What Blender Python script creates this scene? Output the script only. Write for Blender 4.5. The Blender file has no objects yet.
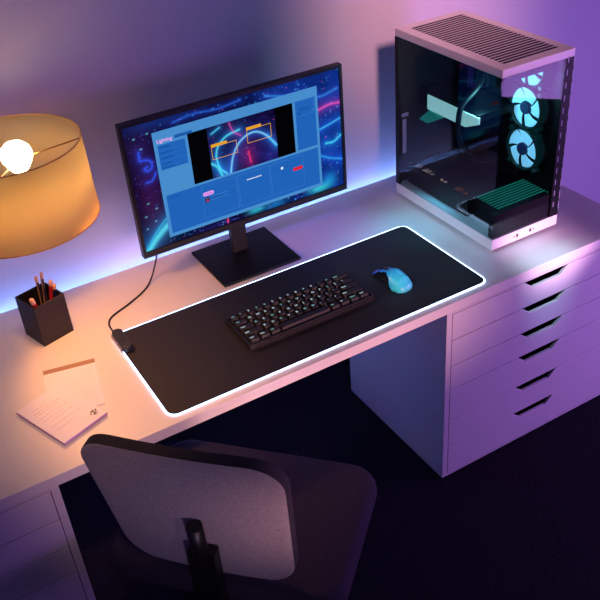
import bpy, bmesh, math, random
import numpy as np
from mathutils import Vector, Matrix
random.seed(4)
C = bpy.context.scene.collection
PI = math.pi
Z0 = 0.62            # height of the worktop above the floor

# ------------------------------------------------------------------ materials
def lin(c):
    if isinstance(c, str):
        c = c.lstrip('#'); c = [int(c[i:i+2], 16) / 255 for i in (0, 2, 4)]
        return tuple(x / 12.92 if x <= .04045 else ((x + .055) / 1.055) ** 2.4 for x in c)
    return tuple(c)

def mat(name, col, rough=.5, metal=0, emit=None, es=1., bump=0, bscale=200, noise=0, nscale=6, spec=.5, coat=0, sheen=0):
    m = bpy.data.materials.new(name); m.use_nodes = True
    nt = m.node_tree; b = nt.nodes['Principled BSDF']
    col = lin(col)
    b.inputs['Base Color'].default_value = (*col, 1)
    b.inputs['Roughness'].default_value = rough
    b.inputs['Metallic'].default_value = metal
    b.inputs['Specular IOR Level'].default_value = spec
    b.inputs['Coat Weight'].default_value = coat
    b.inputs['Sheen Weight'].default_value = sheen
    if emit is not None:
        b.inputs['Emission Color'].default_value = (*lin(emit), 1)
        b.inputs['Emission Strength'].default_value = es
    tc = None
    if noise or bump:
        tc = nt.nodes.new('ShaderNodeTexCoord')
    if noise:
        n = nt.nodes.new('ShaderNodeTexNoise'); n.inputs['Scale'].default_value = nscale; n.inputs['Detail'].default_value = 6
        r = nt.nodes.new('ShaderNodeValToRGB')
        r.color_ramp.elements[0].position = .3; r.color_ramp.elements[1].position = .7
        r.color_ramp.elements[0].color = (*[c * (1 - noise) for c in col], 1)
        r.color_ramp.elements[1].color = (*[min(1, c * (1 + noise)) for c in col], 1)
        nt.links.new(tc.outputs['Object'], n.inputs['Vector']); nt.links.new(n.outputs['Fac'], r.inputs['Fac'])
        nt.links.new(r.outputs['Color'], b.inputs['Base Color'])
    if bump:
        n = nt.nodes.new('ShaderNodeTexNoise'); n.inputs['Scale'].default_value = bscale; n.inputs['Detail'].default_value = 3
        bp = nt.nodes.new('ShaderNodeBump'); bp.inputs['Strength'].default_value = bump; bp.inputs['Distance'].default_value = .002
        nt.links.new(tc.outputs['Object'], n.inputs['Vector']); nt.links.new(n.outputs['Fac'], bp.inputs['Height'])
        nt.links.new(bp.outputs['Normal'], b.inputs['Normal'])
    return m

def emis(name, col, s=1.):
    m = bpy.data.materials.new(name); m.use_nodes = True
    nt = m.node_tree; nt.nodes.clear()
    e = nt.nodes.new('ShaderNodeEmission'); o = nt.nodes.new('ShaderNodeOutputMaterial')
    e.inputs['Color'].default_value = (*lin(col), 1); e.inputs['Strength'].default_value = s
    nt.links.new(e.outputs[0], o.inputs[0]); return m

def vcol_emis(name, s=1.):
    m = bpy.data.materials.new(name); m.use_nodes = True
    nt = m.node_tree; nt.nodes.clear()
    a = nt.nodes.new('ShaderNodeVertexColor'); a.layer_name = 'Col'
    e = nt.nodes.new('ShaderNodeEmission'); o = nt.nodes.new('ShaderNodeOutputMaterial')
    e.inputs['Strength'].default_value = s
    nt.links.new(a.outputs['Color'], e.inputs['Color']); nt.links.new(e.outputs[0], o.inputs[0]); return m

def glass_mat(name, tint, ior):
    m = bpy.data.materials.new(name); m.use_nodes = True
    nt = m.node_tree; nt.nodes.clear()
    t = nt.nodes.new('ShaderNodeBsdfTransparent'); t.inputs[0].default_value = (*tint, 1)
    g = nt.nodes.new('ShaderNodeBsdfGlossy'); g.inputs['Roughness'].default_value = .0
    f = nt.nodes.new('ShaderNodeFresnel'); ge = nt.nodes.new('ShaderNodeNewGeometry'); mr = nt.nodes.new('ShaderNodeMapRange')
    mr.inputs['To Min'].default_value = ior; mr.inputs['To Max'].default_value = 1 / ior
    nt.links.new(ge.outputs['Backfacing'], mr.inputs['Value']); nt.links.new(mr.outputs[0], f.inputs['IOR'])
    mx = nt.nodes.new('ShaderNodeMixShader'); o = nt.nodes.new('ShaderNodeOutputMaterial')
    nt.links.new(f.outputs[0], mx.inputs[0]); nt.links.new(t.outputs[0], mx.inputs[1]); nt.links.new(g.outputs[0], mx.inputs[2])
    nt.links.new(mx.outputs[0], o.inputs[0]); return m

def shade_mat(name, col, trans, diff):
    m = bpy.data.materials.new(name); m.use_nodes = True
    nt = m.node_tree; nt.nodes.clear()
    c = lin(col)
    t = nt.nodes.new('ShaderNodeBsdfTranslucent'); d = nt.nodes.new('ShaderNodeBsdfDiffuse')
    a = nt.nodes.new('ShaderNodeAddShader'); o = nt.nodes.new('ShaderNodeOutputMaterial')
    tc = nt.nodes.new('ShaderNodeTexCoord'); n = nt.nodes.new('ShaderNodeTexNoise'); n.inputs['Scale'].default_value = 260
    bp = nt.nodes.new('ShaderNodeBump'); bp.inputs['Strength'].default_value = .15; bp.inputs['Distance'].default_value = .001
    nt.links.new(tc.outputs['Object'], n.inputs['Vector']); nt.links.new(n.outputs['Fac'], bp.inputs['Height'])
    nt.links.new(bp.outputs[0], d.inputs['Normal'])
    t.inputs[0].default_value = (*[x * trans for x in c], 1); d.inputs[0].default_value = (*[x * diff for x in c], 1)
    nt.links.new(t.outputs[0], a.inputs[0]); nt.links.new(d.outputs[0], a.inputs[1]); nt.links.new(a.outputs[0], o.inputs[0]); return m

def mouse_mat_shell():
    m = mat('mouse_shell', '#2aa8e0', .38, coat=.25, spec=.6)
    nt = m.node_tree; b = nt.nodes['Principled BSDF']
    tc = nt.nodes.new('ShaderNodeTexCoord'); sp = nt.nodes.new('ShaderNodeSeparateXYZ'); mr = nt.nodes.new('ShaderNodeMapRange')
    mr.inputs['From Min'].default_value = -.065; mr.inputs['From Max'].default_value = .065
    r = nt.nodes.new('ShaderNodeValToRGB'); e = r.color_ramp.elements
    e[0].position = .2; e[0].color = (*lin('#48e4ee'), 1); e[1].position = 1; e[1].color = (*lin('#1a2ea4'), 1)  # cyan to blue ramp puts coloured light into the shell colour
    k = e.new(.62); k.color = (*lin('#2088cc'), 1); k = e.new(.82); k.color = (*lin('#3450b8'), 1)
    nt.links.new(tc.outputs['Object'], sp.inputs[0]); nt.links.new(sp.outputs['Y'], mr.inputs['Value'])
    nt.links.new(mr.outputs[0], r.inputs[0]); nt.links.new(r.outputs[0], b.inputs['Base Color'])
    return m

M = dict(
    wall=mat('wall_paint', '#c6c3da', .9, bump=.12, bscale=120, noise=.02, nscale=3),
    floor=mat('floor_carpet', '#1d1822', .95, bump=.8, bscale=260, noise=.35, nscale=90, spec=.1),
    base=mat('baseboard_paint', '#c9c6cc', .6, noise=.02),
    desk=mat('worktop_laminate', '#d8d2d4', .42, noise=.015, nscale=9, spec=.35),
    cab=mat('cabinet_lacquer', '#cfc9d2', .45, noise=.012, nscale=7, spec=.35),
    cabin=mat('cabinet_inside_shade', '#241c30', .8, noise=.03),  # dark colour paints the shade seen through the handle notches
    plastic=mat('black_plastic', '#0e0d10', .42, bump=.05, bscale=600),
    satin=mat('satin_black_metal', '#08070a', .6, spec=.25, metal=.0, bump=.03, bscale=500),
    bezel=mat('monitor_bezel', '#1c1819', .5, bump=.04, bscale=700),
    pad=mat('mat_cloth', '#222026', .62, bump=.2, bscale=1500, noise=.08, nscale=300, spec=.35),
    glow=emis('mat_edge_light', '#b4d0ff', 8),
    key=mat('keycap_plastic', '#1b1511', .55, bump=.05, bscale=900),
    kcase=mat('keyboard_case', '#151214', .42, bump=.04, bscale=800),
    legend=emis('key_legend', '#cfe4e6', .7),
    legend2=emis('key_legend_teal', '#8fcfc8', .6),
    shell=mouse_mat_shell(),
    white=mat('white_metal', '#dcd6da', .4, noise=.01),
    dark=mat('case_dark_metal', '#030406', .5, spec=.2, noise=.05),
    board=mat('circuit_board', '#07090d', .5, noise=.5, nscale=60),
    gpu=mat('graphics_card_shroud', '#c9efe6', .4, emit='#9fe6dc', es=.8, noise=.01),  # emission gives the card panels their lit look
    gpu2=mat('underside_teal_light', '#1fae96', .4, emit='#12a088', es=.35, noise=.02),
    brushed=mat('case_bracket_metal', '#7d6f96', .45, metal=.4, emit='#8a78a8', es=.4, noise=.03),  # emission stands in for light falling on the bracket
    fanblade=mat('fan_blade', '#9fdcf0', .5, emit='#7fd4fa', es=1.1, noise=.01),
    fanring=mat('fan_ring', '#0a1a20', .35, emit='#0b4a4c', es=.25, noise=.02),
    fanhub=mat('fan_hub', '#1a2f52', .5, emit='#16306a', es=.35, noise=.02),
    louver=mat('case_louver', '#0d3a36', .4, emit='#1fae98', es=.45, noise=.02),
    cable=mat('cable_sheath', '#0c0b0c', .5, bump=.04, bscale=900),
    ledtiny=emis('board_led', '#e8d0c0', .9),
    ledred=emis('board_led_red', '#d05a40', .7),
    purple=emis('case_purple_light', '#7a30d8', .9),
    glass=glass_mat('case_glass', (.76, .78, .82), 1.30),
    bulb=emis('bulb_glow', (1., .80, .50), 17.),
    shade=shade_mat('lamp_shade_fabric', '#ffe8b8', .68, .17),
    brass=mat('lamp_metal', '#b98a4e', .4, metal=.8, noise=.03),
    cup=mat('cup_leatherette', '#231a19', .6, bump=.15, bscale=400),
    paper=mat('paper', '#e2ddea', .8, bump=.05, bscale=300),
    paperedge=mat('paper_edge_purple_light', '#b88ac0', .7, noise=.05, nscale=200),  # purple light on the page edges, put into their colour
    copper=mat('copper_band', '#9a7a68', .5, noise=.04, nscale=40),
    ink=mat('ink_grey', '#a58f8c', .8, noise=.05, nscale=100),
    inkdark=mat('ink_dark', '#43282a', .7, noise=.05, nscale=100),
    wood=mat('pencil_wood', '#d9a98c', .6, noise=.1, nscale=120),
    pblack=mat('pencil_black', '#17130f', .4, noise=.05), pgold=mat('pencil_gold', '#b58a58', .4, metal=.3, noise=.05),
    pred=mat('pencil_red', '#a01c22', .35, noise=.05), pnavy=mat('pencil_navy', '#151d50', .35, noise=.05),
    lead=mat('pencil_lead', '#161616', .5, noise=.05),
    fabric=mat('chair_fabric', '#8a808c', .85, bump=.5, bscale=420, noise=.18, nscale=160, sheen=.15),
    fabdark=mat('chair_edge_fabric', '#1c161c', .85, bump=.4, bscale=420, noise=.12, nscale=160),
    led=emis('wall_led', '#9cc8ff', 1.6),
)
U = dict(
    win=emis('ui_window', '#488ccc', 1), panel=emis('ui_panel', '#1f62b8', 1), tab=emis('ui_tab', '#1f5fae', 1), line=emis('ui_line', '#3f7fcc', 1),
    txt=emis('ui_dark_text', '#154a92', 1), pinkt=emis('ui_title', '#eaa8ee', 1), black=emis('ui_black', '#030204', 1),
    amber=emis('ui_amber', '#eca62c', 1), pink=emis('ui_pink_button', '#e69af0', 1), red=emis('ui_red_button', '#e02838', 1), white=emis('ui_white', '#e8eefc', 1),
    paint=vcol_emis('ui_artwork', 1), ltxt=emis('ui_light_text', '#4f8cd4', 1))

# ------------------------------------------------------------------ mesh helpers
def box(bm, x0, x1, y0, y1, z0, z1, mi=0):
    v = [bm.verts.new((x, y, z)) for z in (z0, z1) for y in (y0, y1) for x in (x0, x1)]
    for f in ((0, 2, 3, 1), (4, 5, 7, 6), (0, 1, 5, 4), (2, 6, 7, 3), (0, 4, 6, 2), (1, 3, 7, 5)):
        bm.faces.new([v[i] for i in f]).material_index = mi

def prism(bm, pts, z0, z1, mi=0, axis='z', top_mi=None):
    def P(a, b, c):
        return (a, b, c) if axis == 'z' else ((a, c, b) if axis == 'y' else (c, a, b))
    lo = [bm.verts.new(P(x, y, z0)) for x, y in pts]; hi = [bm.verts.new(P(x, y, z1)) for x, y in pts]
    fs = [bm.faces.new(lo[::-1]), bm.faces.new(hi)]
    n = len(pts)
    for i in range(n):
        fs.append(bm.faces.new((lo[i], lo[(i + 1) % n], hi[(i + 1) % n], hi[i])))
    for f in fs: f.material_index = mi
    if top_mi is not None: fs[1].material_index = top_mi

def flat(bm, pts, mi=0):
    f = bm.faces.new([bm.verts.new(p) for p in pts]); f.material_index = mi; return f

def rrect(x0, x1, y0, y1, r, n=6):
    out = []
    for cx, cy, a in ((x1 - r, y1 - r, 0), (x0 + r, y1 - r, PI / 2), (x0 + r, y0 + r, PI), (x1 - r, y0 + r, 1.5 * PI)):
        for i in range(n + 1):
            t = a + PI / 2 * i / n; out.append((cx + r * math.cos(t), cy + r * math.sin(t)))
    return out

def catmull(pts, n=10, closed=False):
    P = [Vector(p) for p in pts]; out = []
    m = len(P)
    for i in range(m if closed else m - 1):
        a = P[i - 1] if (i > 0 or closed) else P[0] * 2 - P[1]
        b = P[i]; c = P[(i + 1) % m]
        d = P[(i + 2) % m] if (i + 2 < m or closed) else P[-1] * 2 - P[-2]
        for k in range(n):
            t = k / n
            out.append(.5 * ((2 * b) + (c - a) * t + (2 * a - 5 * b + 4 * c - d) * t * t + (3 * b - a - 3 * c + d) * t ** 3))
    if not closed: out.append(P[-1])
    return out

def tube(bm, path, r, n=10, mi=0, closed=False, cap=True):
    path = [Vector(p) for p in path]; m = len(path)
    rad = r if isinstance(r, (list, tuple)) else [r] * m
    rings = []; up = None
    for i, p in enumerate(path):
        t = (path[(i + 1) % m] - path[i - 1]) if closed else (path[min(i + 1, m - 1)] - path[max(i - 1, 0)])
        t.normalize()
        if up is None:
            up = Vector((0, 0, 1)) if abs(t.z) < .9 else Vector((1, 0, 0))
        a = t.cross(up).normalized(); b = a.cross(t).normalized(); up = b
        rings.append([bm.verts.new(p + (a * math.cos(2 * PI * k / n) + b * math.sin(2 * PI * k / n)) * rad[i]) for k in range(n)])
    for i in range(m if closed else m - 1):
        A, B = rings[i], rings[(i + 1) % m]
        for k in range(n):
            f = bm.faces.new((A[k], A[(k + 1) % n], B[(k + 1) % n], B[k])); f.material_index = mi; f.smooth = True
    if cap and not closed:
        bm.faces.new(rings[0][::-1]).material_index = mi; bm.faces.new(rings[-1]).material_index = mi

def lathe(bm, prof, n=32, c=(0, 0), mi=0, closed=False, axis='z', smooth=True):
    rings = []
    for r, z in prof:
        ring = []
        for k in range(n):
            a = 2 * PI * k / n; x = c[0] + r * math.cos(a); y = c[1] + r * math.sin(a)
            ring.append(bm.verts.new((x, y, z) if axis == 'z' else ((z, x, y) if axis == 'x' else (x, z, y))))
        rings.append(ring)
    m = len(rings)
    for i in range(m if closed else m - 1):
        A, B = rings[i], rings[(i + 1) % m]
        for k in range(n):
            f = bm.faces.new((A[k], A[(k + 1) % n], B[(k + 1) % n], B[k])); f.material_index = mi; f.smooth = smooth
    if not closed:
        for ring in (rings[0], rings[-1]):
            f = bm.faces.new(ring); f.material_index = mi

def smooth(bm):
    for f in bm.faces: f.smooth = True

def obj(name, bm, mats, parent=None, loc=None, rot=None, bevel=0, seg=2, label=None, norm=True):
    if norm: bmesh.ops.recalc_face_normals(bm, faces=bm.faces)
    me = bpy.data.meshes.new(name); bm.to_mesh(me); bm.free()
    for m in (mats if isinstance(mats, (list, tuple)) else [mats]): me.materials.append(m)
    o = bpy.data.objects.new(name, me); C.objects.link(o)
    if parent is not None: o.parent = parent
    if loc is not None: o.location = loc
    if rot is not None: o.rotation_euler = rot
    if bevel:
        b = o.modifiers.new('Bevel', 'BEVEL'); b.width = bevel; b.segments = seg; b.limit_method = 'ANGLE'; b.angle_limit = math.radians(40)
    if label: o['label'] = label
    return o

def tag(o, label, cat, group=None):
    o['label'] = label; o['category'] = cat
    if group: o['group'] = group
    return o

def thing(name, label, cat, loc=(0, 0, 0), rz=0, group=None):
    o = bpy.data.objects.new(name, None); C.objects.link(o); o.empty_display_size = .05
    o.location = (loc[0], loc[1], loc[2] + Z0); o.rotation_euler = (0, 0, rz)
    return tag(o, label, cat, group)

def struct(name, bm, m, **k):
    o = obj(name, bm, m, **k); o['kind'] = 'structure'; return o

def kids(o): return [c for c in bpy.data.objects if c.parent == o]

def copy_tree(o, parent=None):
    c = o.copy(); C.objects.link(c)
    if parent is not None: c.parent = parent
    for ch in kids(o): copy_tree(ch, c)
    return c

BM = bmesh.new

def text_bm(bm, s, size, M4, mi=0, align='LEFT', bold=0.):
    cu = bpy.data.curves.new('lettering', 'FONT'); cu.body = s; cu.size = size; cu.align_x = align; cu.resolution_u = 2; cu.offset = bold
    o = bpy.data.objects.new('lettering', cu); C.objects.link(o)
    dg = bpy.context.evaluated_depsgraph_get(); dg.update()
    me = bpy.data.meshes.new_from_object(o.evaluated_get(dg)); me.transform(M4)
    n0 = len(bm.faces); bm.from_mesh(me); bm.faces.ensure_lookup_table()
    for f in bm.faces[n0:]: f.material_index = mi
    bpy.data.objects.remove(o); bpy.data.curves.remove(cu); bpy.data.meshes.remove(me)

# ------------------------------------------------------------------ the setting
WY = .668
bm = BM(); box(bm, -1.7, 2.7, -2.4, WY + .1, -.08, 0); struct('floor', bm, M['floor'])
bm = BM(); box(bm, -1.7, 2.7, WY, WY + .1, 0, 2.1); struct('wall_back', bm, M['wall'])
bm = BM(); box(bm, -1.8, -1.7, -2.4, WY + .1, 0, 2.1); struct('wall_left', bm, M['wall'])
bm = BM(); box(bm, 2.7, 2.8, -2.4, WY + .1, 0, 2.1); struct('wall_right', bm, M['wall'])
bm = BM(); box(bm, -1.7, 2.7, WY - .010, WY, 0, .06); struct('baseboard_back', bm, M['base'], bevel=.003)

# ------------------------------------------------------------------ worktop
EY = -.0217; FT = .0282; XL = -.945; XR = 1.423; BY = .6432
bm = BM(); box(bm, XL, XR, EY, BY, Z0 - FT, Z0)
wt_ = tag(obj('worktop', bm, M['desk'], bevel=.0012), 'long off-white desk worktop lying across two drawer units along the wall', 'desk')

bm = BM(); box(bm, XL + .05, XR - .05, BY, BY + .004, Z0 - .022, Z0 - .014); obj('led_strip', bm, M['led'], wt_, label='glowing blue-white light strip')

# ------------------------------------------------------------------ drawer units
def make_drawers():
    W = .675; D = .478; H = .614 - FT; zb = Z0 - .614
    t = thing('drawer_unit', 'white six-drawer unit under the right end of the worktop, below the computer tower', 'drawer unit',
              (.748, EY, -Z0))
    s = .0175
    bm = BM(); box(bm, 0, s, 0, D, zb, zb + H); obj('side_panel', bm, M['cab'], t, bevel=.001)
    bm = BM(); box(bm, W - s, W, 0, D, zb, zb + H); obj('side_panel', bm, M['cab'], t, bevel=.001)
    bm = BM(); box(bm, s, W - s, D - .008, D, zb, zb + H); obj('back_panel', bm, M['cabin'], t)
    bm = BM(); box(bm, s, W - s, .0, D - .008, zb, zb + .006); obj('bottom_panel', bm, M['cab'], t)
    bm = BM(); box(bm, s, W - s, .0, D - .008, zb + H - .006, zb + H); obj('top_panel', bm, M['cab'], t)
    for x in (.03, W - .03):
        for y in (.03, D - .03):
            bm = BM(); lathe(bm, [(.014, 0), (.016, zb)], 16, (x, y)); obj('foot', bm, M['plastic'], t)
    edges = [-.0355, -.1205, -.2070, -.2905, -.4005, -.5030, -.6070]
    for a, b in zip(edges, edges[1:]):
        z1 = Z0 + a - .0012; z0 = Z0 + b + .0012
        x0 = s + .0015; x1 = W - s - .0015
        h0, h1 = .2600, .4150
        pts = [(x0, z0), (x1, z0), (x1, z1), (h1, z1), (h1 - .026, z1 - .024), (h0 + .030, z1 - .024), (h0, z1), (x0, z1)]
        bm = BM(); prism(bm, pts, .0, .009, axis='y')
        d = obj('drawer', bm, M['cab'], t, bevel=.0008, seg=1)
        bm = BM()
        zt = z1 - .032
        box(bm, x0 + .006, x0 + .014, .017, D - .03, z0 + .004, zt); box(bm, x1 - .014, x1 - .006, .017, D - .03, z0 + .004, zt)
        box(bm, x0 + .006, x1 - .006, D - .03, D - .022, z0 + .004, zt); box(bm, x0 + .006, x1 - .006, .017, D - .03, z0 + .002, z0 + .006)
        box(bm, x0 + .014, x1 - .014, .0095, .013, z0 + .004, zt - .012)
        obj('drawer_tray', bm, M['cabin'], d)
    return t
du = make_drawers()
d2 = copy_tree(du); d2.location.x = -.2673 - .675
d2['label'] = 'white drawer unit under the left end of the worktop, below the notepads'
for o in (du, d2): o['group'] = 'drawer units carrying the worktop'

# ------------------------------------------------------------------ glowing mouse mat
mt = thing('mouse_mat', 'wide black cloth mouse mat with a glowing white edge on the worktop', 'mouse mat')
MW, MD, MR = .9, .3665, .024
bm = BM(); prism(bm, rrect(.0022, MW - .0022, .0022, MD - .0022, MR - .002, 8), .0006, .0036); obj('pad', bm, M['pad'], mt, bevel=.0006, seg=1)
bm = BM(); tube(bm, [(x, y, .0016) for x, y in rrect(.0008, MW - .0008, .0008, MD - .0008, MR, 8)], .0016, 8, closed=True); obj('light_edge', bm, M['glow'], mt, label='glowing white light edge')
# control box clipped over the left edge
bm = BM(); prism(bm, rrect(-.0135, .0135, -.046, .046, .0132, 8), .0, .0165); cb = obj('control_box', bm, mat('control_box_plastic', '#23262f', .45, bump=.05, bscale=700), mt, loc=(.0125, .318, .0040), bevel=.0035, seg=3)
bm = BM(); box(bm, -.0035, -.0015, -.040, .040, 0, .012); obj('clip_plate', bm, mat('clip_grey', '#8a88a0', .35, noise=.03), cb, loc=(-.0128, 0, -.002), bevel=.0006)
bm = BM()
prism(bm, rrect(-.0055, .0055, -.012, .012, .005, 6), .0163, .0169); obj('button', bm, mat('button_grey', '#23232c', .3, noise=.03), cb)
cable = catmull([(.009, .366, .012), (.009, .385, .006), (.0135, .420, .003), (.034, .446, .003), (.090, .473, .003), (.146, .507, .003), (.181, .538, .012), (.2075, .5475, .058), (.215, .549, .085), (.24, .549, .14), (.30, .545, .19), (.34, .533, .20)], 8)
bm = BM(); tube(bm, cable, .0024, 8); obj('cable', bm, M['cable'], mt)

# ------------------------------------------------------------------ monitor
mo = thing('monitor', 'wide flat computer monitor with a blue software window on its lit screen', 'monitor', (.448, .496, 0))
OX, OY = .448, .496
bm = BM(); box(bm, .3296 - OX, .5662 - OX, .3895 - OY, .6027 - OY, 0, .0075); obj('base', bm, M['satin'], mo, bevel=.0015)
bm = BM(); prism(bm, [(-.0225, .024), (.0225, .024), (.0225, .046), (-.0225, .046)], .0075, .33); obj('stem', bm, M['bezel'], mo, bevel=.002)
MX0, MX1, MZ0, MZ1, MY = .1622 - OX, .7955 - OX, .0985, .4695, .5 - OY
w, h = MX1 - MX0, MZ1 - MZ0
bm = BM()
box(bm, 0, w, .006, .020, 0, h)
box(bm, 0, w, 0, .006, 0, .0165); box(bm, 0, w, 0, .006, h - .009, h)
box(bm, 0, .0085, 0, .006, .0165, h - .009); box(bm, w - .0085, w, 0, .006, .0165, h - .009)
fr = obj('frame', bm, M['bezel'], mo, loc=(MX0, MY, MZ0))
bm = BM(); prism(bm, rrect(.12, w - .12, .06, h - .08, .02), .020, .036, axis='y'); obj('back_housing', bm, M['plastic'], mo, loc=(MX0, MY, MZ0), bevel=.004)

# screen artwork painted as vertex colours on a fine grid
def seg_dist(X, Y, pts):
    d = np.full(X.shape, 9.)
    for (ax, ay), (bx, by) in zip(pts, pts[1:]):
        vx, vy = bx - ax, by - ay
        t = np.clip(((X - ax) * vx + (Y - ay) * vy) / (vx * vx + vy * vy + 1e-12), 0, 1)
        d = np.minimum(d, np.hypot(X - ax - t * vx, Y - ay - t * vy))
    return d
def crv(pts): return [(p.x, p.y) for p in catmull([(a, b, 0) for a, b in pts], 6)]
def stroke(A, X, Y, pts, core, glow, wc, wg, k=1.):
    d = seg_dist(X, Y, crv(pts) if len(pts) > 2 else pts)
    a = np.exp(-(d / wc) ** 2)[..., None]; g = np.exp(-d / wg)[..., None]
    A += g * np.array(lin(glow)) * k; A[:] = A * (1 - a * .9) + a * .9 * np.array(lin(core))
def blob(A, X, Y, x, y, r, col, k=1., ry=None):
    A += (np.exp(-((X - x) / r) ** 2 - ((Y - y) / (ry or r)) ** 2) * k)[..., None] * np.array(lin(col))
def vnoise(X, Y, sc, seed):
    rs = np.random.RandomState(seed); G = rs.rand(64, 64)
    x = X * sc; y = Y * sc; xi = np.floor(x).astype(int); yi = np.floor(y).astype(int); fx = x - xi; fy = y - yi
    fx = fx * fx * (3 - 2 * fx); fy = fy * fy * (3 - 2 * fy)
    g = lambda i, j: G[i % 64, j % 64]
    return (g(xi, yi) * (1 - fx) + g(xi + 1, yi) * fx) * (1 - fy) + (g(xi, yi + 1) * (1 - fx) + g(xi + 1, yi + 1) * fx) * fy
def specks(A, X, Y, n, x0, x1, y0, y1, cols, seed, r=.0013):
    rd = random.Random(seed)
    for _ in range(n):
        x, y = rd.uniform(x0, x1), rd.uniform(y0, y1); rr = r * rd.uniform(.6, 1.5)
        a = np.exp(-((X - x) / (rr * rd.uniform(1, 2.2))) ** 2 - ((Y - y) / rr) ** 2)[..., None] * rd.uniform(.4, 1)
        A += a * np.array(lin(rd.choice(cols)))
def painted(name, x0, x1, y0, y1, nx, ny, fn, parent, ypos):
    xs = np.linspace(x0, x1, nx + 1); ys = np.linspace(y0, y1, ny + 1); X, Y = np.meshgrid(xs, ys)
    A = np.zeros(X.shape + (3,)); fn(A, X, Y); A = np.clip(A, 0, 1)
    me = bpy.data.meshes.new(name)
    vs = np.stack([X.ravel(), np.full(X.size, ypos), Y.ravel()], 1)
    idx = np.arange(X.size).reshape(X.shape)
    fs = np.stack([idx[:-1, :-1].ravel(), idx[:-1, 1:].ravel(), idx[1:, 1:].ravel(), idx[1:, :-1].ravel()], 1)
    me.from_pydata(vs.tolist(), [], fs.tolist())
    ca = me.color_attributes.new('Col', 'FLOAT_COLOR', 'POINT')
    ca.data.foreach_set('color', np.concatenate([A.reshape(-1, 3), np.ones((X.size, 1))], 1).astype(np.float32).ravel())
    me.materials.append(U['paint'])
    o = bpy.data.objects.new(name, me); C.objects.link(o); o.parent = parent
    return o
def wallpaper(A, X, Y):
    n = vnoise(X, Y, 18, 1) * .6 + vnoise(X, Y, 45, 2) * .4
    s = np.clip((X - .30) / .25, 0, 1)
    left = np.array(lin('#0b0830')); right = np.array(lin('#0f2f8c'))
    A += (left * (1 - s[..., None]) + right * s[..., None]) * (.35 + 1.1 * n[..., None])
    blob(A, X, Y, .05, .14, .035, '#3a1038', .7, .12); blob(A, X, Y, .03, .30, .05, '#1c1030', .8)
    blob(A, X, Y, .09, .36, .08, '#0e2a70', .7, .02)
    stroke(A, X, Y, [(.0400, .2922), (.0385, .2740), (.0400, .2700), (.0511, .2690), (.0660, .262), (.0675, .2462), (.056, .2385), (.047, .2450), (.0560, .2500)], '#2c50e6', '#1c34b0', .0024, .006, 1.)
    stroke(A, X, Y, [(.046, .2079), (.0622, .2095), (.0751, .2278)], '#2a50e0', '#1a2c9a', .0025, .006, .8)
    stroke(A, X, Y, [(.012, .010), (.040, .040), (.072, .066), (.100, .083)], '#58d8e8', '#1478b8', .008, .018, .9)
    stroke(A, X, Y, [(.020, .030), (.050, .066), (.080, .092)], '#30a8d8', '#1060a8', .003, .010, .5)
    for q in ((.028, .115), (.052, .095), (.040, .150), (.060, .130), (.048, .300), (.034, .33), (.070, .335), (.026, .08)):
        blob(A, X, Y, q[0], q[1], .0028, '#7fd8f0', .8, .0015)
    blob(A, X, Y, .252, .026, .0022, '#ff4a78', 1., .008); blob(A, X, Y, .22, .022, .05, '#1a1650', .8, .01)
    blob(A, X, Y, .34, .030, .022, '#30b8c8', .8, .009); blob(A, X, Y, .40, .026, .03, '#1878b8', .7, .01)
    blob(A, X, Y, .545, .030, .03, '#38d0c0', .75, .012); blob(A, X, Y, .58, .045, .02, '#1890c0', .7, .02)
    stroke(A, X, Y, [(.552, .205), (.585, .212), (.625, .222)], '#3cb4ee', '#1658c0', .0025, .010, .8)
    stroke(A, X, Y, [(.575, .160), (.600, .158), (.625, .172)], '#44d0f0', '#1670c8', .003, .010, .8)
    stroke(A, X, Y, [(.552, .130), (.585, .112), (.625, .098)], '#2f9ce6', '#1450b8', .0025, .010, .7)
    stroke(A, X, Y, [(.552, .262), (.590, .270), (.625, .268)], '#e050a8', '#8a2080', .003, .008, .9)
    stroke(A, X, Y, [(.40, .345), (.50, .318), (.56, .30), (.62, .31)], '#2f7cd8', '#1a3a98', .003, .01, .8)
    stroke(A, X, Y, [(.14, .345), (.20, .352), (.26, .347), (.33, .353)], '#2458c8', '#18308a', .0025, .01, .6)
    specks(A, X, Y, 60, .012, .08, .03, .36, ['#3060d8', '#2040a0', '#7040a0'], 3, .0008)
    specks(A, X, Y, 90, .555, .626, .03, .36, ['#3090f0', '#50c8f0', '#6070e0', '#c040b0'], 5, .0008)
    specks(A, X, Y, 60, .08, .6, .335, .366, ['#3070e0', '#50a8f0', '#8050c0'], 6, .001)
    specks(A, X, Y, 90, .08, .56, .018, .034, ['#3070e0', '#50a8f0', '#8050c0'], 7, .001)
def picture(A, X, Y):
    n = vnoise(X, Y, 30, 11) * .6 + vnoise(X, Y, 80, 12) * .4
    A += np.array(lin('#151048')) * (.3 + 1.2 * n[..., None])
    blob(A, X, Y, .26, .18, .03, '#124a90', .7); blob(A, X, Y, .33, .20, .03, '#4a1048', .7, .04); blob(A, X, Y, .40, .18, .03, '#1c1c70', .7)
    S = lambda pts, c, g, a=.0022, b=.006, k=.8: stroke(A, X, Y, pts, c, g, a, b, k)
    S(PIC[0], '#7fd4f4', '#2a5cc8', .0024, .008); S(PIC[1], '#4fdcec', '#1a6cc0', .0024, .008); S(PIC[2], '#50e0e8', '#1878b8', .003, .008)
    S(PIC[3], '#d050a0', '#6a1a70', .0015, .005); S(PIC[4], '#f03868', '#8a1048', .002, .007); S(PIC[5], '#4ad0ea', '#1668b0', .0018, .005)
    S(PIC[6], '#40c8e8', '#1668b0', .002, .006)
    specks(A, X, Y, 130, .226, .424, .15, .31, ['#3060e0', '#3098f0', '#c03080', '#6030a0'], 9, .0007)
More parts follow.
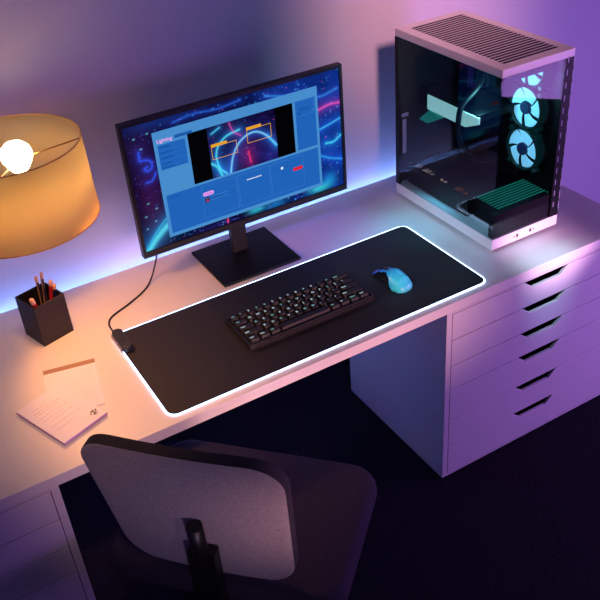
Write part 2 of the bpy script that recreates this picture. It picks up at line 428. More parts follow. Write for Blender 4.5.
PIC = [[(.278, .163), (.290, .207), (.310, .238), (.335, .254), (.361, .257), (.385, .245), (.404, .225), (.420, .203)],
       [(.317, .276), (.279, .269), (.253, .249), (.243, .221), (.250, .185), (.267, .165)],
       [(.228, .205), (.243, .190), (.254, .160)], [(.290, .302), (.299, .276), (.319, .259)], [(.336, .208), (.340, .176)], [(.237, .286), (.262, .297)],
       [(.398, .235), (.412, .212), (.422, .200)]]
scr = painted('screen', .0085, .6347 - .0085, .0165, .375 - .009, 300, 172, wallpaper, fr, .0054)
HS = h / .375; WS = w / .6347
scr.parent = mo; scr.location = (MX0, MY, MZ0); scr.scale = (WS, 1, HS); scr['label'] = 'lit screen with neon space wallpaper'
def ui(name, quads, mats, d, texts=()):
    bm = BM()
    for x0, x1, y0, y1, mi in quads: flat(bm, [(x0, d, y0), (x1, d, y0), (x1, d, y1), (x0, d, y1)], mi)
    for s, x, y, size, mi, bold in texts:
        text_bm(bm, s, size, Matrix.Translation((x, d, y)) @ Matrix.Rotation(PI / 2, 4, 'X'), mi, bold=bold)
    return obj(name, bm, mats, scr, norm=False)
rows = [(.094, .094 + L, y, y + .003, 2) for y, L in ((.2875, .030), (.2725, .034), (.2575, .036), (.2425, .030), (.2325, .034))]
dots = [(x, x + .003, y, y + .0012, 3) for y in (.281, .2665, .2515, .2375) for x in [.095 + .0075 * i for i in range(9)]]
ui('application_window', [(.081, .556, .035, .333, 0)], [U['win']], .0050)
ui('title_lettering', [], [U['pinkt']], .0042, [('Lighting', .0895, .303, .0135, 0, .0003)])
ui('search_field', [(.138, .187, .3035, .3125, 0)] + [(.141 + .0075 * i, .1465 + .0075 * i, .3062, .3095, 1) for i in range(5)], [U['tab'], U['txt']], .0046)
ui('option_list', [(.0905, .165, .2285, .2965, 0)] + [(a, b, c, d_, m - 1) for a, b, c, d_, m in rows + dots], [U['panel'], U['txt'], U['line']], .0046)
ui('preview_backdrop', [(.1725, .478, .1625, .3055, 0)], [U['black']], .0046)
painted('preview_picture', .226, .423, .1625, .3055, 170, 122, picture, scr, .0042)
def outline(x0, x1, y0, y1, t, mi): return [(x0, x1, y0, y0 + t, mi), (x0, x1, y1 - t, y1, mi), (x0, x0 + t, y0, y1, mi), (x1 - t, x1, y0, y1, mi)]
for x0, x1, y0, y1, tw in ((.2315, .305, .2145, .2510, .046), (.336, .4085, .2305, .2690, .044)):
    ui('marker_frame', outline(x0, x1, y0, y1, .0014, 0) + [(x0, x0 + tw, y1 - .002, y1 + .0065, 0)] + [(x0 + .004 + .006 * i, x0 + .0085 + .006 * i, y1 + .001, y1 + .0035, 1) for i in range(6)], [U['amber'], emis('ui_amber_text', '#b87a18', 1)], .0036)
ui('lower_panel', [(.0905, .548, .045, .1565, 0)] + [(.097, .128, .1465, .1490, 2), (.206, .262, .113, .1142, 1), (.206, .262, .1035, .1047, 1)]
   + outline(.188, .2915, .0555, .1490, .0007, 1) + outline(.2955, .392, .0555, .1490, .0007, 1) + outline(.3955, .499, .0555, .1490, .0007, 1)
   + [(.210, .250, .1075, .1105, 2), (.275, .281, .1075, .1115, 2), (.400, .460, .1285, .1297, 2)], [U['panel'], U['ltxt'], U['txt']], .0046)
ui('side_panel', [(.486, .548, .1645, .3055, 0)] + outline(.490, .544, .262, .302, .0007, 1) + [(.494, .502, .263, .272, 3), (.496, .53, .281, .284, 2), (.496, .535, .275, .2775, 2), (.536, .541, .269, .272, 1)], [U['panel'], U['ltxt'], U['txt'], U['black']], .0046)
def pill(name, x0, x1, y0, y1, m, d=.0038, inner=None):
    bm = BM(); r = (y1 - y0) / 2
    flat(bm, [(x, d, z) for x, z in rrect(x0, x1, y0, y1, r * .98, 6)])
    if inner: 
        for i in range(4): flat(bm, [(a, d - .0003, b) for a, b in ((x0 + .006 + .0055 * i, y0 + .0045), (x0 + .0105 + .0055 * i, y0 + .0045), (x0 + .0105 + .0055 * i, y1 - .0045), (x0 + .006 + .0055 * i, y1 - .0045))], 1)
    obj(name, bm, [m] + ([inner] if inner else []), scr, norm=False)
pill('pink_button', .1905, .2225, .1200, .1315, U['pink'], inner=emis('ui_pink_text', '#b060c0', 1))
pill('red_button', .464, .4955, .1085, .1185, U['red'], inner=emis('ui_red_text', '#b01828', 1))
pill('slider_knob', .4265, .4345, .1250, .1330, U['white'])
ui('thumbnail', [(.1945, .2075, .101, .1155, 0), (.1965, .2055, .1105, .114, 1), (.197, .205, .103, .107, 2)], [emis('ui_thumb', '#3a1840', 1), emis('ui_thumb_light', '#b8d0e8', 1), emis('ui_thumb_pink', '#d05088', 1)], .0040)
ui('status_text', [(.322 + .0065 * i, .327 + .0065 * i, .1265, .1295, 0) for i in range(7)], [U['white']], .0040)

# ------------------------------------------------------------------ computer tower
PX, PY = .991, .0957; PW, PD, PH = .2362, .4353, .515
pc = thing('computer_tower', 'white computer tower with dark glass sides and glowing cyan fans on the worktop', 'computer', (PX, PY, 0))
for x in (.03, PW - .03):
    for y in (.04, PD - .04):
        bm = BM(); lathe(bm, [(.015, 0), (.017, .012)], 20, (x, y)); obj('foot', bm, M['plastic'], pc)
bm = BM(); box(bm, 0, PW, 0, PD, .012, .0440); pb = obj('base', bm, M['white'], pc, bevel=.002, label='white base band')
for x, wd in ((.079, .003), (.090, .006), (.137, .006), (.149, .003)):
    bm = BM(); box(bm, x - wd / 2, x + wd / 2, -.0008, .004, .0235 if wd > .004 else .0265, .0335 if wd > .004 else .0305); obj('port', bm, M['plastic'], pb)
bm = BM(); box(bm, 0, PW, 0, PD, PH - .022, PH)
tp = obj('top_panel', bm, M['white'], pc, bevel=.002, label='white top panel')
bm = BM()
for i in range(26): box(bm, .03, PW - .03, .03 + i * .0145, .038 + i * .0145, PH - .0004, PH + .0006)
obj('vent_grille', bm, M['dark'], tp)
T0, T1 = .0440, PH - .022
bm = BM(); box(bm, .0002, .004, .002, PD - .006, T0, T1); obj('side_glass', bm, M['glass'], pc)
bm = BM(); box(bm, .0045, PW - .030, .0002, .004, T0, T1); obj('front_glass', bm, M['glass'], pc)
bm = BM(); box(bm, 0, PW, PD - .006, PD, T0, T1); box(bm, .0, .009, PD - .016, PD - .006, T0, T1); rp = obj('rear_panel', bm, M['dark'], pc)
bm = BM(); box(bm, .010, .034, -.004, -.001, 0, .011); box(bm, .014, .026, -.004, -.001, -.115, -.008); obj('slot_bracket', bm, M['brushed'], rp, loc=(.006, PD - .006, .252), bevel=.001)
bm = BM(); box(bm, PW - .008, PW, .0, PD - .006, T0, T1); box(bm, PW - .030, PW - .008, 0, .010, T0, T1)
sp = obj('solid_side_panel', bm, M['dark'], pc)
bm = BM()
for k in range(13):
    z = T0 + .03 + k * .034; box(bm, PW - .0225, PW - .020, -.0006, .001, z, z + .016)
    box(bm, PW - .0022, PW + .0002, -.0006, .001, z - .012, z + .012)
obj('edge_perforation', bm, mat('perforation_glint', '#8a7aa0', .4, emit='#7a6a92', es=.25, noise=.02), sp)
# inner front cover, deck with glowing louvres, power shroud
bm = BM(); box(bm, .006, PW - .031, .0055, .024, T0, .115); obj('front_cover', bm, mat('front_cover', '#170c10', .6, noise=.03, spec=.25), pc, bevel=.001)
bm = BM(); box(bm, .050, PW - .010, .026, .135, T0, .104)
dk = obj('deck', bm, M['dark'], pc)
bm = BM()
for i in range(9): box(bm, .052, PW - .012, .030 + .0118 * i, .0345 + .0118 * i, .104, .1050)
obj('deck_louver', bm, M['louver'], dk)
bm = BM(); box(bm, .030, PW - .010, .140, PD - .018, T0, .100); sh = obj('power_shroud', bm, M['dark'], pc, bevel=.002)
bm = BM()
rd = random.Random(8)
CONN = [(.415, 1), (.392, 3), (.378, 3), (.352, 3), (.338, 3), (.318, 2), (.272, 2), (.256, 2), (.205, 3), (.190, 3), (.166, 2)]
for q, (y, n) in enumerate(CONN):
    bm = BM()
    for k in range(n):
        x0 = .044 + .006 * k + rd.uniform(-.001, .001); y0 = y + rd.uniform(-.002, .002)
        box(bm, x0, x0 + .0013, y0, y0 + rd.uniform(.004, .009), .1002, .1012)
    obj('connector_light', bm, M['ledred'] if q > 7 else M['ledtiny'], sh)
# mainboard tray, graphics card, cooler, cables
bm = BM(); box(bm, PW - .020, PW - .011, .150, PD - .018, .104, T1 - .004); mb = obj('mainboard', bm, M['board'], pc)
bm = BM()
for i in range(4): box(bm, PW - .055, PW - .021, .300 + .011 * i, .305 + .011 * i, .33, .45)
obj('memory_stick', bm, mat('memory', '#10161c', .4, emit='#2a1860', es=.3, noise=.03), mb)
def yz(*q): return [(y - PY, z) for y, z in q]
bm = BM(); prism(bm, yz((.515, .285), (.305, .285), (.256, .308), (.256, .328), (.515, .328)), .0725, .200, axis='x'); gc = obj('graphics_card', bm, M['dark'], pc, bevel=.002)
bm = BM(); prism(bm, yz((.470, .2815), (.335, .2815), (.335, .3235), (.470, .3235)), .068, .0725, axis='x'); obj('shroud_panel', bm, M['gpu'], gc)
bm = BM(); prism(bm, yz((.334, .2815), (.302, .2815), (.248, .306), (.248, .3235), (.334, .3235)), .068, .0725, axis='x'); obj('shroud_panel', bm, M['gpu'], gc)
bm = BM(); prism(bm, yz((.505, .241), (.467, .238), (.395, .278), (.458, .281)), .066, .0705, axis='x'); obj('lit_underside', bm, M['gpu2'], gc)  # teal emission paints the light on the underside of the card
bm = BM(); tube(bm, catmull([(.200, .250, .13), (.14, .240, .15), (.085, .226, .20), (.058, .222, .262), (.055, .220, .300), (.062, .214, .345), (.11, .20, .40), (.150, .24, .44), (.205, .300, .46)], 8), .0078, 10)
obj('power_cable', bm, M['cable'], pc)
bm = BM(); box(bm, PW - .090, PW - .021, .215, .275, .37, .47); obj('pump_block', bm, M['dark'], pc, bevel=.004)
bm = BM(); box(bm, .08, PW - .03, .03, .36, T1 - .030, T1 - .004); rad = obj('radiator', bm, M['dark'], pc)
bm = BM(); box(bm, .075, .08, .10, .20, T1 - .028, T1 - .010); obj('light_bar', bm, M['purple'], rad)
# fans standing in a column on the solid side
def make_fan(parent, z):
    bm = BM()
    lathe(bm, [(.0560, -.012), (.0605, -.012), (.0605, .010), (.0560, .010)], 40, (0, 0), axis='x', closed=True)
    for a in (.78, 2.36, 3.93, 5.5):
        c, s = math.cos(a), math.sin(a)
        for k in (0,): lathe(bm, [(.006, -.012), (.006, .010)], 10, (.069 * c * 1.0, .069 * s), axis='x')
    fr = obj('fan', bm, M['fanring'], parent, loc=(PW - .024, .1235, z))
    bm = BM(); lathe(bm, [(.0165, -.013), (.018, -.010), (.018, .008)], 28, (0, 0), axis='x'); obj('fan_hub', bm, M['fanhub'], fr)
    bm = BM()
    for k in range(5):
        a0 = 2 * PI * k / 5 + .25
        tw = 1.06
        cols = []
        for i in range(9):
            t = i / 8; r = .017 + .0375 * t
            col = []
            for j in range(7):
                u = j / 6; a = a0 + tw * u - .35 * t
                col.append(bm.verts.new((-.004 + .004 * (u - .5), r * math.cos(a), r * math.sin(a))))
            cols.append(col)
        for A, B in zip(cols, cols[1:]):
            for j in range(6):
                q = bm.faces.new((A[j], A[j + 1], B[j + 1], B[j])); q.smooth = True
    bl = obj('fan_blades', bm, M['fanblade'], fr)
    sm = bl.modifiers.new('Solid', 'SOLIDIFY'); sm.thickness = .0012
    return fr
for z in (.207, .3275, .4445): make_fan(pc, z)

# ------------------------------------------------------------------ keyboard
KX, KY = .4325, .1665; KW, KD = .358, .136
kb = thing('keyboard', 'compact black mechanical keyboard with glowing legends on the mouse mat', 'keyboard', (KX, KY, .0036))
bm = BM()
hw, hd = KW / 2, KD / 2
box(bm, -hw, hw, -hd, hd, 0, .0105)
box(bm, -hw, hw, -hd, -hd + .0065, .0105, .0185); box(bm, -hw, hw, hd - .0055, hd, .0105, .0215)
box(bm, -hw, -hw + .006, -hd + .0065, hd - .0055, .0105, .0195); box(bm, hw - .006, hw, -hd + .0065, hd - .0055, .0105, .0195)
obj('case', bm, M['kcase'], kb, bevel=.0012)
U1 = (KW - .0145) / 15; V1 = (KD - .0145) / 5
ROWS = [[('Esc', 1)] + [(c, 1) for c in '1234567890-='] + [('Back', 2)],
        [('Tab', 1.5)] + [(c, 1) for c in 'QWERTYUIOP[]'] + [('\\', 1.5)],
        [('Caps', 1.75)] + [(c, 1) for c in "ASDFGHJKL;'"] + [('Enter', 2.25)],
        [('Shift', 2.25)] + [(c, 1) for c in 'ZXCVBNM,./'] + [('Shift', 2.75)],
        [('Ctrl', 1.25), ('Win', 1.25), ('Alt', 1.25), ('', 6.25), ('Alt', 1.25), ('Fn', 1.25), ('Menu', 1.25), ('Ctrl', 1.25)]]
for r, row in enumerate(ROWS):
    x = -hw + .00725; yc = hd - .0068 - V1 * (r + .5)
    for s, u in row:
        kw = U1 * u; xc = x + kw / 2; x += kw
        a, b = kw / 2 - .0008, V1 / 2 - .0008
        ta, tb = a - .0026, b - .0034
        hgt = .0125 + (.0018 if r == 0 else 0) - .0004 * r * 0; dy = .0016
        bm = BM()
        lo = [bm.verts.new((px, py, 0)) for px, py in rrect(-a, a, -b, b, .0015, 2)]
        hi = [bm.verts.new((px, py + dy, hgt + .06 * abs(py))) for px, py in rrect(-ta, ta, -tb, tb, .0022, 2)]
        n = len(lo); bm.faces.new(lo[::-1]); bm.faces.new(hi)
        for i in range(n): bm.faces.new((lo[i], lo[(i + 1) % n], hi[(i + 1) % n], hi[i]))
        bmesh.ops.recalc_face_normals(bm, faces=bm.faces)
        if s:
            sz = .0098 if len(s) == 1 else .0062
            text_bm(bm, s, sz, Matrix.Translation((-ta + .0012, dy - .0005 if len(s) == 1 else dy - .0012, hgt + .0009)), 1, bold=.0003)
        teal = random.random() < .28
        obj('keycap', bm, [M['key'], M['legend2'] if teal else M['legend']], kb, loc=(xc, yc, .0115 + .0012 * (yc / hd)), norm=False)

# ------------------------------------------------------------------ mouse
ms = thing('computer_mouse', 'glossy computer mouse painted with cyan and blue light on the mat right of the keyboard', 'mouse', (.6955, .1405, .0036), math.radians(9))
L = .116
def lerp(tab, s):
    for (a, va), (b, vb) in zip(tab, tab[1:]):
        if s <= b:
            t = (s - a) / (b - a); t = t * t * (3 - 2 * t); return va + (vb - va) * t
    return tab[-1][1]
wt = [(0, .017), (.04, .0260), (.35, .0275), (.7, .0305), (.9, .0270), (.97, .019), (1, .008)]
ht = [(0, .012), (.04, .0185), (.3, .034), (.55, .0425), (.80, .034), (.94, .020), (1, .009)]
et = [(0, .010), (.06, .014), (.22, .028), (.46, .036), (.58, .031), (.68, .008), (.75, .0015), (1, .0015)]
NS, NT = 48, 28
def section(s, which):
    W_, H_, e = lerp(wt, s), lerp(ht, s), min(lerp(et, s), lerp(ht, s) * .93)
    nexp = 2.5; th = math.asin((e / H_) ** (nexp / 2)); y = L / 2 - L * s; out = []
    if which == 'shell':
        for i in range(NT + 1):
            a = th + (PI - 2 * th) * i / NT; c, q = math.cos(a), math.sin(a)
            out.append((W_ * math.copysign(abs(c) ** (2 / nexp), c), y, H_ * max(q, 0) ** (2 / nexp)))
    else:
        xe = W_ * abs(math.cos(th)) ** (2 / nexp)
        dent = .0055 * math.sin(PI * min(s / .72, 1)) if s < .72 else 0
        for i in range(9):
            t = i / 8; out.append((-(xe - .0006 - dent * math.sin(PI * min(1, (t * .75 + .25)))) , y, e * (1 - t)))
        out += [(-p[0], p[1], p[2]) for p in out[::-1]]
    return out
for which, nm, mm in (('shell', 'shell', M['shell']), ('body', 'lower_body', M['plastic'])):
    bm = BM(); R = [[bm.verts.new(p) for p in section(i / NS, which)] for i in range(NS + 1)]
    for A, B in zip(R, R[1:]):
        for k in range(len(A) - 1):
            f = bm.faces.new((A[k], A[k + 1], B[k + 1], B[k])); f.smooth = True
    bm.faces.new(R[0]); bm.faces.new(R[-1])
    o = obj(nm, bm, mm, ms)
    if which == 'shell':
        sm = o.modifiers.new('Solid', 'SOLIDIFY'); sm.thickness = .0012; sm.offset = -1; o['label'] = 'glossy upper shell with cyan to blue light painted in'
bm = BM(); N = 20; R = []
for i in range(N + 1):
    s = .05 + .37 * i / N; wv = .0066 * math.sqrt(max(0, 1 - ((i / N - .5) * 2) ** 4)) + .0003; H_ = lerp(ht, s)
    R.append([bm.verts.new((wv * u, L / 2 - L * s, H_ * (1 - abs(wv * u / lerp(wt, s)) ** 2.5) ** (1 / 2.5) + .0007)) for u in (-1, -.5, 0, .5, 1)])
for A, B in zip(R, R[1:]):
    for k in range(4): bm.faces.new((A[k], A[k + 1], B[k + 1], B[k]))
obj('centre_strip', bm, M['plastic'], ms)
bm = BM(); lathe(bm, [(.008, -.003), (.0092, -.0015), (.0092, .0015), (.008, .003)], 24, (0, 0), axis='x'); obj('scroll_wheel', bm, M['cable'], ms, loc=(0, L / 2 - L * .2, lerp(ht, .2) - .004))

# ------------------------------------------------------------------ lamp
LX, LY = -.120, .40
lp = thing('table_lamp', 'lamp with a glowing amber drum shade beside the monitor', 'lamp', (-.43, .47, 0))
lo = Vector((-.43, .47, 0))
def lv(x, y, z): return Vector((x, y, z)) - lo
bm = BM(); lathe(bm, [(.0, 0), (.075, 0), (.078, .006), (.075, .014), (.02, .020), (.0, .020)], 40); obj('base', bm, M['brass'], lp)
bm = BM(); tube(bm, catmull([(0, 0, .016), (0, 0, .12), (.005, 0, .22), (.07, -.015, .285), (.18, -.045, .285), tuple(lv(LX - .01, LY, .31)), tuple(lv(LX + .010, LY, .36)), tuple(lv(LX + .016, LY, .42))], 8), .006, 12); obj('stem', bm, M['brass'], lp)
bx, by, bz = -.098, .40, .507
bm = BM(); lathe(bm, [(.015, -.05), (.017, -.012), (.017, .0)], 20); obj('socket', bm, M['brass'], lp, loc=lv(bx, by, bz - .030))
bm = BM(); lathe(bm, [(.012, -.034), (.020, -.026), (.032, -.006), (.0345, .006), (.031, .020), (.020, .031), (.006, .0345), (.0008, .0347)], 28); obj('bulb', bm, M['bulb'], lp, loc=lv(bx, by, bz))
zt, zb_, rt, rb = .542, .364, .164, .168
bm = BM(); lathe(bm, [(rb - .0015, zb_), (rb, zb_), (rt, zt), (rt - .0015, zt)], 72, closed=True); shd = obj('lamp_shade', bm, M['shade'], lp, loc=lv(LX, LY, 0))
rimm = mat('shade_rim', '#d8a060', .7, noise=.05)
for r, z in ((rt, zt), (rb, zb_)):
    bm = BM(); tube(bm, [(r * math.cos(2 * PI * k / 72), r * math.sin(2 * PI * k / 72), z) for k in range(72)], .0014, 6, closed=True)
    obj('rim', bm, rimm, shd)
bm = BM()
for k in range(3):
    a = 2 * PI * k / 3 - .02; tube(bm, [(.03, 0, zt - .040), (rt * .985 * math.cos(a), rt * .985 * math.sin(a), zt - .030)], .0016, 6)
tube(bm, [(.03 + .02 * math.cos(2 * PI * k / 20), .02 * math.sin(2 * PI * k / 20), zt - .040) for k in range(20)], .002, 6, closed=True)
obj('spider_ring', bm, M['brass'], shd)

# ------------------------------------------------------------------ pencil cup and pencils
cy = math.radians(16.2); CS = .0865; CH = .1145
cup = thing('pencil_cup', 'square dark brown pencil cup holding pencils on the worktop under the lamp', 'pencil cup', (-.1531, .4253, 0), cy)
bm = BM(); t = .004
box(bm, 0, CS, 0, CS, 0, .005); box(bm, 0, CS, 0, t, .005, CH); box(bm, 0, CS, CS - t, CS, .005, CH); box(bm, 0, t, t, CS - t, .005, CH); box(bm, CS - t, CS, t, CS - t, .005, CH)
obj('container', bm, M['cup'], cup, bevel=.0008, seg=1)
def cw(u, v): return (-.1531 + math.cos(cy) * u - math.sin(cy) * v, .4253 + math.sin(cy) * u + math.cos(cy) * v)
def pencil(u0, v0, u1, v1, ztop, r, body, stripe, label, name='pencil', z0=.0085):
    a = Vector((*cw(u0, v0), z0)); b = Vector((*cw(u1, v1), CH)); d = (b - a); d /= d.z
    top = a + d * (ztop - z0); ax = (top - a); ln = ax.length
    t = thing(name, label, name, tuple(a), 0, 'pencils in the cup')
    t.rotation_euler = ax.to_track_quat('Z', 'Y').to_euler()
    bm = BM(); n = 6 if name == 'pencil' else 16
    lathe(bm, [(r, 0), (r, ln - .016)], n, mi=0, smooth=False)
    bm.faces.ensure_lookup_table()
    if stripe is not None:
        for i, f in enumerate(bm.faces):
            if i % 2 and i < 6: f.material_index = 1
    obj('barrel', bm, [body] + ([stripe] if stripe is not None else []), t)
    bm = BM(); lathe(bm, [(r * .98, ln - .016), (r * 1.04, ln - .014), (r * 1.02, ln - .003), (r * .7, ln)], 16); obj('end_cap', bm, M['wood'], t, label='pale wooden end')
pencil(.0437, .047, .0439, .0384, .1716, .0043, M['pblack'], M['pgold'], 'tall black pencil with gold stripes and pale end, leftmost of the tall ones')
pencil(.0449, .0416, .0600, .0465, .166, .0043, M['pnavy'], M['pgold'], 'tall navy pencil with gold facets between the black and red pencils')
pencil(.0487, .036, .0690, .0300, .1480, .0048, M['pred'], None, 'slim red pencil with pale end standing between two navy pencils in the cup')
pencil(.062, .045, .0785, .0290, .1340, .0043, M['pnavy'], None, 'short navy blue pencil right of the red pencil in the cup')
pencil(.034, .012, .0110, .0125, .136, .0058, M['pred'], None, 'short thick red crayon leaning on the left rim of the cup', name='crayon')

# ------------------------------------------------------------------ notepads
n2 = thing('notepad', 'white notepad sheet with a copper brown band along its top edge, the lower one', 'notepad', (-.187, .3291, 0), math.atan2(-.025, .119), 'notepads on the worktop')
NWd, NL = .1225, .176
bm = BM(); box(bm, 0, NWd, -NL, 0, 0, .0030, 0); obj('pages', bm, mat('paper_lower', '#e2ddea', .8, bump=.05, bscale=300), n2)
bm = BM(); box(bm, 0, NWd, -.0165, .0, .0031, .0034); obj('header_band', bm, M['copper'], n2, label='copper brown band')
bm = BM()
for i in range(20):
    y = -.026 - .0072 * i
    box(bm, .010, NWd - .010, y, y + .0006, .0030, .0031)
obj('ruling', bm, mat('faint_rule', '#d8c4bc', .8, noise=.03), n2)
ang = math.atan2(.041, .111)
n1 = thing('notepad', 'thick cream notepad with faint handwriting and a dark corner emblem, the upper one', 'notepad', (-.2225, .0500, .0036), ang, 'notepads on the worktop')
w1, l1 = .1185, .172
bm = BM(); box(bm, 0, w1, 0, l1, 0, .0070); 
pg = obj('pages', bm, M['paper'], n1)
bm = BM(); box(bm, -.0004, w1 + .0004, -.0004, l1 + .0004, .0006, .0056); obj('page_edges', bm, M['paperedge'], n1, label='page edges with purple light painted on')
bm = BM()
rd = random.Random(5)
for i, (y, x0, x1) in enumerate(((.140, .020, .060), (.128, .016, .085), (.118, .016, .075), (.104, .016, .092), (.092, .016, .066), (.080, .030, .094), (.062, .016, .094), (.045, .016, .070))):
    x = x0
    while x < x1:
        dx = rd.uniform(.004, .010); box(bm, x, min(x + dx, x1), y, y + .0008, .0070, .0072); x += dx + rd.uniform(.001, .003)
obj('handwriting', bm, M['ink'], n1)
bm = BM()
ex, ey = w1 - .017, .024
tube(bm, catmull([(ex - .010, ey - .003, .0072), (ex - .004, ey + .005, .0072), (ex + .001, ey + .001, .0072), (ex - .003, ey - .005, .0072), (ex + .004, ey - .002, .0072), (ex + .009, ey + .005, .0072)], 6), .0011, 6)
tube(bm, catmull([(ex - .006, ey - .006, .0072), (ex + .001, ey - .009, .0072), (ex + .006, ey - .006, .0072)], 6), .0008, 6)
tube(bm, catmull([(ex - .002, ey + .007, .0072), (ex + .004, ey + .006, .0072), (ex + .008, ey + .001, .0072)], 6), .0009, 6)
obj('emblem', bm, M['inkdark'], n1, label='small dark swirl emblem')

# ------------------------------------------------------------------ swivel chair
ch_rot = math.radians(-46.9)
nx_, ny_ = .73, .684
fx, fy = .215, -.045          # middle of the seat's front edge
SD = .39
cx, cyy = fx - SD / 2 * nx_, fy - SD / 2 * ny_
ch = thing('swivel_chair', 'dark fabric swivel chair pulled up to the front of the worktop', 'chair', (cx, cyy, -Z0), ch_rot)
SZ = Z0 - .172
def cushion(half_w, half_d, r, z0, z1, round_=.018):
    bm = BM(); prof = []
    pts0 = rrect(-half_w, half_w, -half_d, half_d, r, 10)
    rings = []
    for i in range(9):
        a = -PI / 2 + PI * i / 8; off = round_ * (1 - math.cos(a)); zz = (z0 + z1) / 2 + (z1 - z0) / 2 * math.sin(a)
        rings.append([bm.verts.new((x * (1 - off / half_w), y * (1 - off / half_d), zz)) for x, y in pts0])
    for A, B in zip(rings, rings[1:]):
        n = len(A)
        for k in range(n): bm.faces.new((A[k], A[(k + 1) % n], B[(k + 1) % n], B[k]))
    bm.faces.new(rings[0][::-1]); bm.faces.new(rings[-1]); smooth(bm); return bm
obj('seat', cushion(.262, SD / 2, .065, SZ - .065, SZ), mat('seat_fabric', '#2b2034', .9, bump=.5, bscale=420, noise=.25, nscale=200), ch)
# backrest: rounded panel, gently curved around the sitter, reclined
BH, BW, BR = .187, .188, .064
zc = Z0 + .22 - BH
def backrest_pt(u, v, d):
    # u across, v up, d depth (toward the rear negative)
    bend = .26 * u * u; u = u * (1 + .06 * v / BH)
    y = -.196 + bend - .03 * (v / BH) + d
    return (u - .009, y, zc + v)
def rr_half(v):
    a = abs(v) - (BH - BR)
    return BW if a <= 0 else BW - BR + math.sqrt(max(0, BR * BR - a * a))
vs_ = [BH * math.sin(PI / 2 * (i / 14)) for i in range(-14, 15)]
T = .0135
def panel(dfront, dback, inset, mats):
    bm = BM(); grids = []
    for d in (dfront, dback):
        g = []
        for v in vs_:
            hwid = rr_half(v) - inset
            g.append([bm.verts.new(backrest_pt(hwid * j / 12, v * (1 - inset / BH), d)) for j in range(-12, 13)])
        grids.append(g)
    n, m = len(vs_), 25
    for gi, g in enumerate(grids):
        for i in range(n - 1):
            for j in range(m - 1):
                f = bm.faces.new((g[i][j], g[i][j + 1], g[i + 1][j + 1], g[i + 1][j])); f.smooth = True
    A, B = grids
    loop = [(0, j) for j in range(m)] + [(i, m - 1) for i in range(1, n)] + [(n - 1, j) for j in range(m - 2, -1, -1)] + [(i, 0) for i in range(n - 2, 0, -1)]
    for (a, b), (c, d) in zip(loop, loop[1:] + loop[:1]):
        f = bm.faces.new((A[a][b], A[c][d], B[c][d], B[a][b])); f.material_index = 1 if len(mats) > 1 else 0; f.smooth = True
    return bm
br = obj('backrest', panel(T, -T, 0, [1, 2]), [M['fabric'], M['fabdark']], ch, bevel=.004)
bm = BM(); prism(bm, [(-.028, -.20), (.028, -.20), (.022, -.012), (-.022, -.012)], SZ - .085, SZ - .067)
prism(bm, [(-.028, zc - .08), (.028, zc - .08), (.028, SZ - .085), (-.028, SZ - .085)][::-1], -.225, -.20, axis='y')
tube(bm, [(0, -.21, SZ - .08), (0, -.222, zc - .06), (0, -.226, zc)], .016, 12)
obj('back_support', bm, M['plastic'], ch)
bm = BM(); box(bm, -.09, .09, -.09, .09, SZ - .085, SZ - .066); obj('seat_plate', bm, M['plastic'], ch, bevel=.004)
bm = BM(); lathe(bm, [(.026, .075), (.026, .20), (.015, .205), (.015, SZ - .085)], 24); obj('gas_column', bm, M['plastic'], ch)
for k in range(5):
    a = 2 * PI * k / 5 + .3; c, s = math.cos(a), math.sin(a)
    bm = BM(); tube(bm, [(.02 * c, .02 * s, .085), (.13 * c, .13 * s, .075), (.245 * c, .245 * s, .060)], [.020, .016, .012], 10)
    lg = obj('base_leg', bm, M['plastic'], ch)
    bm = BM()
    lathe(bm, [(.012, -.018), (.024, -.016), (.024, -.004), (.012, -.003), (.012, .003), (.024, .004), (.024, .016), (.012, .018)], 20, (0, 0), axis='x')
    w_ = obj('caster', bm, M['plastic'], lg, loc=(.245 * c, .245 * s, .0242), rot=(0, 0, a + .6))
    
# ------------------------------------------------------------------ lights
def area(name, loc, target, sx, sy, power, col, spread=None):
    l = bpy.data.lights.new(name, 'AREA'); l.shape = 'RECTANGLE'; l.size = sx; l.size_y = sy; l.energy = power; l.color = col
    if spread: l.spread = spread
    o = bpy.data.objects.new(name, l); C.objects.link(o); o.location = (loc[0], loc[1], loc[2] + Z0)
    d = Vector(target) - Vector(loc); o.rotation_euler = d.to_track_quat('-Z', 'Y').to_euler(); return o
def point(name, loc, power, col, r=.03):
    l = bpy.data.lights.new(name, 'POINT'); l.energy = power; l.color = col; l.shadow_soft_size = r
    o = bpy.data.objects.new(name, l); C.objects.link(o); o.location = (loc[0], loc[1], loc[2] + Z0); return o
def spot(name, loc, target, deg, power, col, blend=1., r=.15):
    l = bpy.data.lights.new(name, 'SPOT'); l.energy = power; l.color = col; l.shadow_soft_size = r; l.spot_size = math.radians(deg); l.spot_blend = blend
    o = bpy.data.objects.new(name, l); C.objects.link(o); o.location = (loc[0], loc[1], loc[2] + Z0)
    o.rotation_euler = (Vector(target) - Vector(loc)).to_track_quat('-Z', 'Y').to_euler(); return o
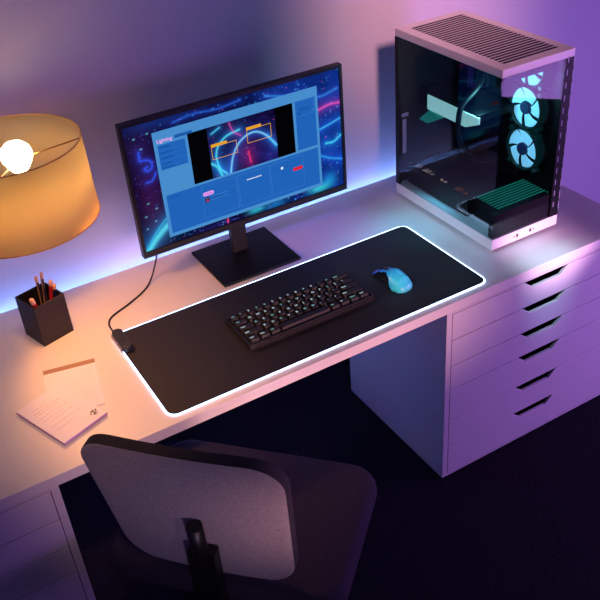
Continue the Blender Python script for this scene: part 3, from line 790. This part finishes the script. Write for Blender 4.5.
LIGHTS = dict(
    wall_blue=area('wall_wash_blue', (.36, .657, -.075), (.36, .660, .6), 2.7, .016, 5.6, (.22, .54, 1.), math.radians(80)),
    wall_violet=area('wall_wash_violet', (.36, .655, -.10), (.36, .660, .6), 2.7, .016, 2.2, (.30, .12, 1.), math.radians(60)),
    lamp=spot('lamp_bulb_light', (LX + .02, LY - .02, .375), (.13, .24, 0), 116, 7., (1., .36, .09), .4, .03),
    warmtop=spot('added_spot_warm', (-.3, -.9, 1.5), (-.02, .17, 0), 27, 95., (1., .54, .34), r=.06),  # added unseen spot, evens out the warm light on the left desk
    shadeglow=point('lamp_shade_light', (LX + .02, LY, .46), 2.6, (1., .50, .15), .03),
    key=area('added_strip_pink', (.42, -1.55, .30), (.42, -.02, -.02), .78, .06, .80, (1., .48, .44), math.radians(20)),  # added strip light, shaped to brighten the front edge of the worktop
    wallpink=spot('added_spot_wall', (.6, -1.2, 1.7), (1.19, .668, .53), 24, 240., (1., .45, .45)),  # added to tint the wall right of the monitor pink
    purple=area('room_light_purple', (2.2, -1.0, .1), (1.1, 0, -.25), .9, .7, 20., (.56, .24, 1.)),
    fill=spot('added_spot_violet', (-.5, -2.3, .35), (-.05, -.38, .05), 18, 44., (.80, .60, .95)),  # added fill, brightens the back of the chair only
    cool=spot('added_spot_cool', (-.9, -.2, 1.6), (.88, .25, 0), 14, 140., (.36, .74, 1.), r=.04),  # added for the cyan patch beside the tower and on the mouse
    violet=spot('added_spot_desk', (.9, -.6, 1.6), (.66, .47, 0), 15, 65., (.20, .14, 1.), r=.05),  # added to turn the desk right of the monitor violet
    coolfront=spot('added_spot_front', (.95, -.7, 1.5), (1.10, -.01, 0), 8.5, 125., (.55, .85, 1.), r=.04),  # added, brightens the worktop in front of the tower
    basepink=spot('added_spot_base', (1.0, -1.9, .30), (1.14, .09, .03), 10, 330., (1., .50, .74), r=.04),  # added narrow spot that lifts the white tower base
    under=area('under_desk_blue', (.30, .60, -.06), (.75, .35, -.25), .5, .1, .8, (.06, .22, 1.)),
    pcfill=point('case_light', (PX + .09, PY + .16, .36), 1.2, (.22, .85, .95), .03),
    pcspill=spot('added_case_spill', (PX + .03, PY + .25, .33), (.925, .34, 0), 50, 4.5, (.15, .75, 1.), r=.03),  # extra spot added in the case to throw cyan on the desk
)
w_ = bpy.data.worlds.new('World'); bpy.context.scene.world = w_; w_.use_nodes = True
w_.node_tree.nodes['Background'].inputs[0].default_value = (.09, .07, .22, 1); w_.node_tree.nodes['Background'].inputs[1].default_value = .4

# ------------------------------------------------------------------ camera
cam = bpy.data.cameras.new('Camera'); co = bpy.data.objects.new('Camera', cam); C.objects.link(co)
co.location = (-.39579, -1.40076, 1.26714 + Z0); co.rotation_euler = (.964782, .0714113, -.535955)
cam.sensor_width = 36; cam.lens = 36 * 864.639 / 600; cam.clip_start = .02
sc = bpy.context.scene; sc.camera = co
sc.view_settings.view_transform = 'Standard'; sc.view_settings.look = 'None'
sc.cycles.sample_clamp_indirect = 25.0
sc.cycles.use_denoising = True
sc.cycles.use_adaptive_sampling = False
sc.cycles.max_bounces = 10; sc.cycles.transparent_max_bounces = 16
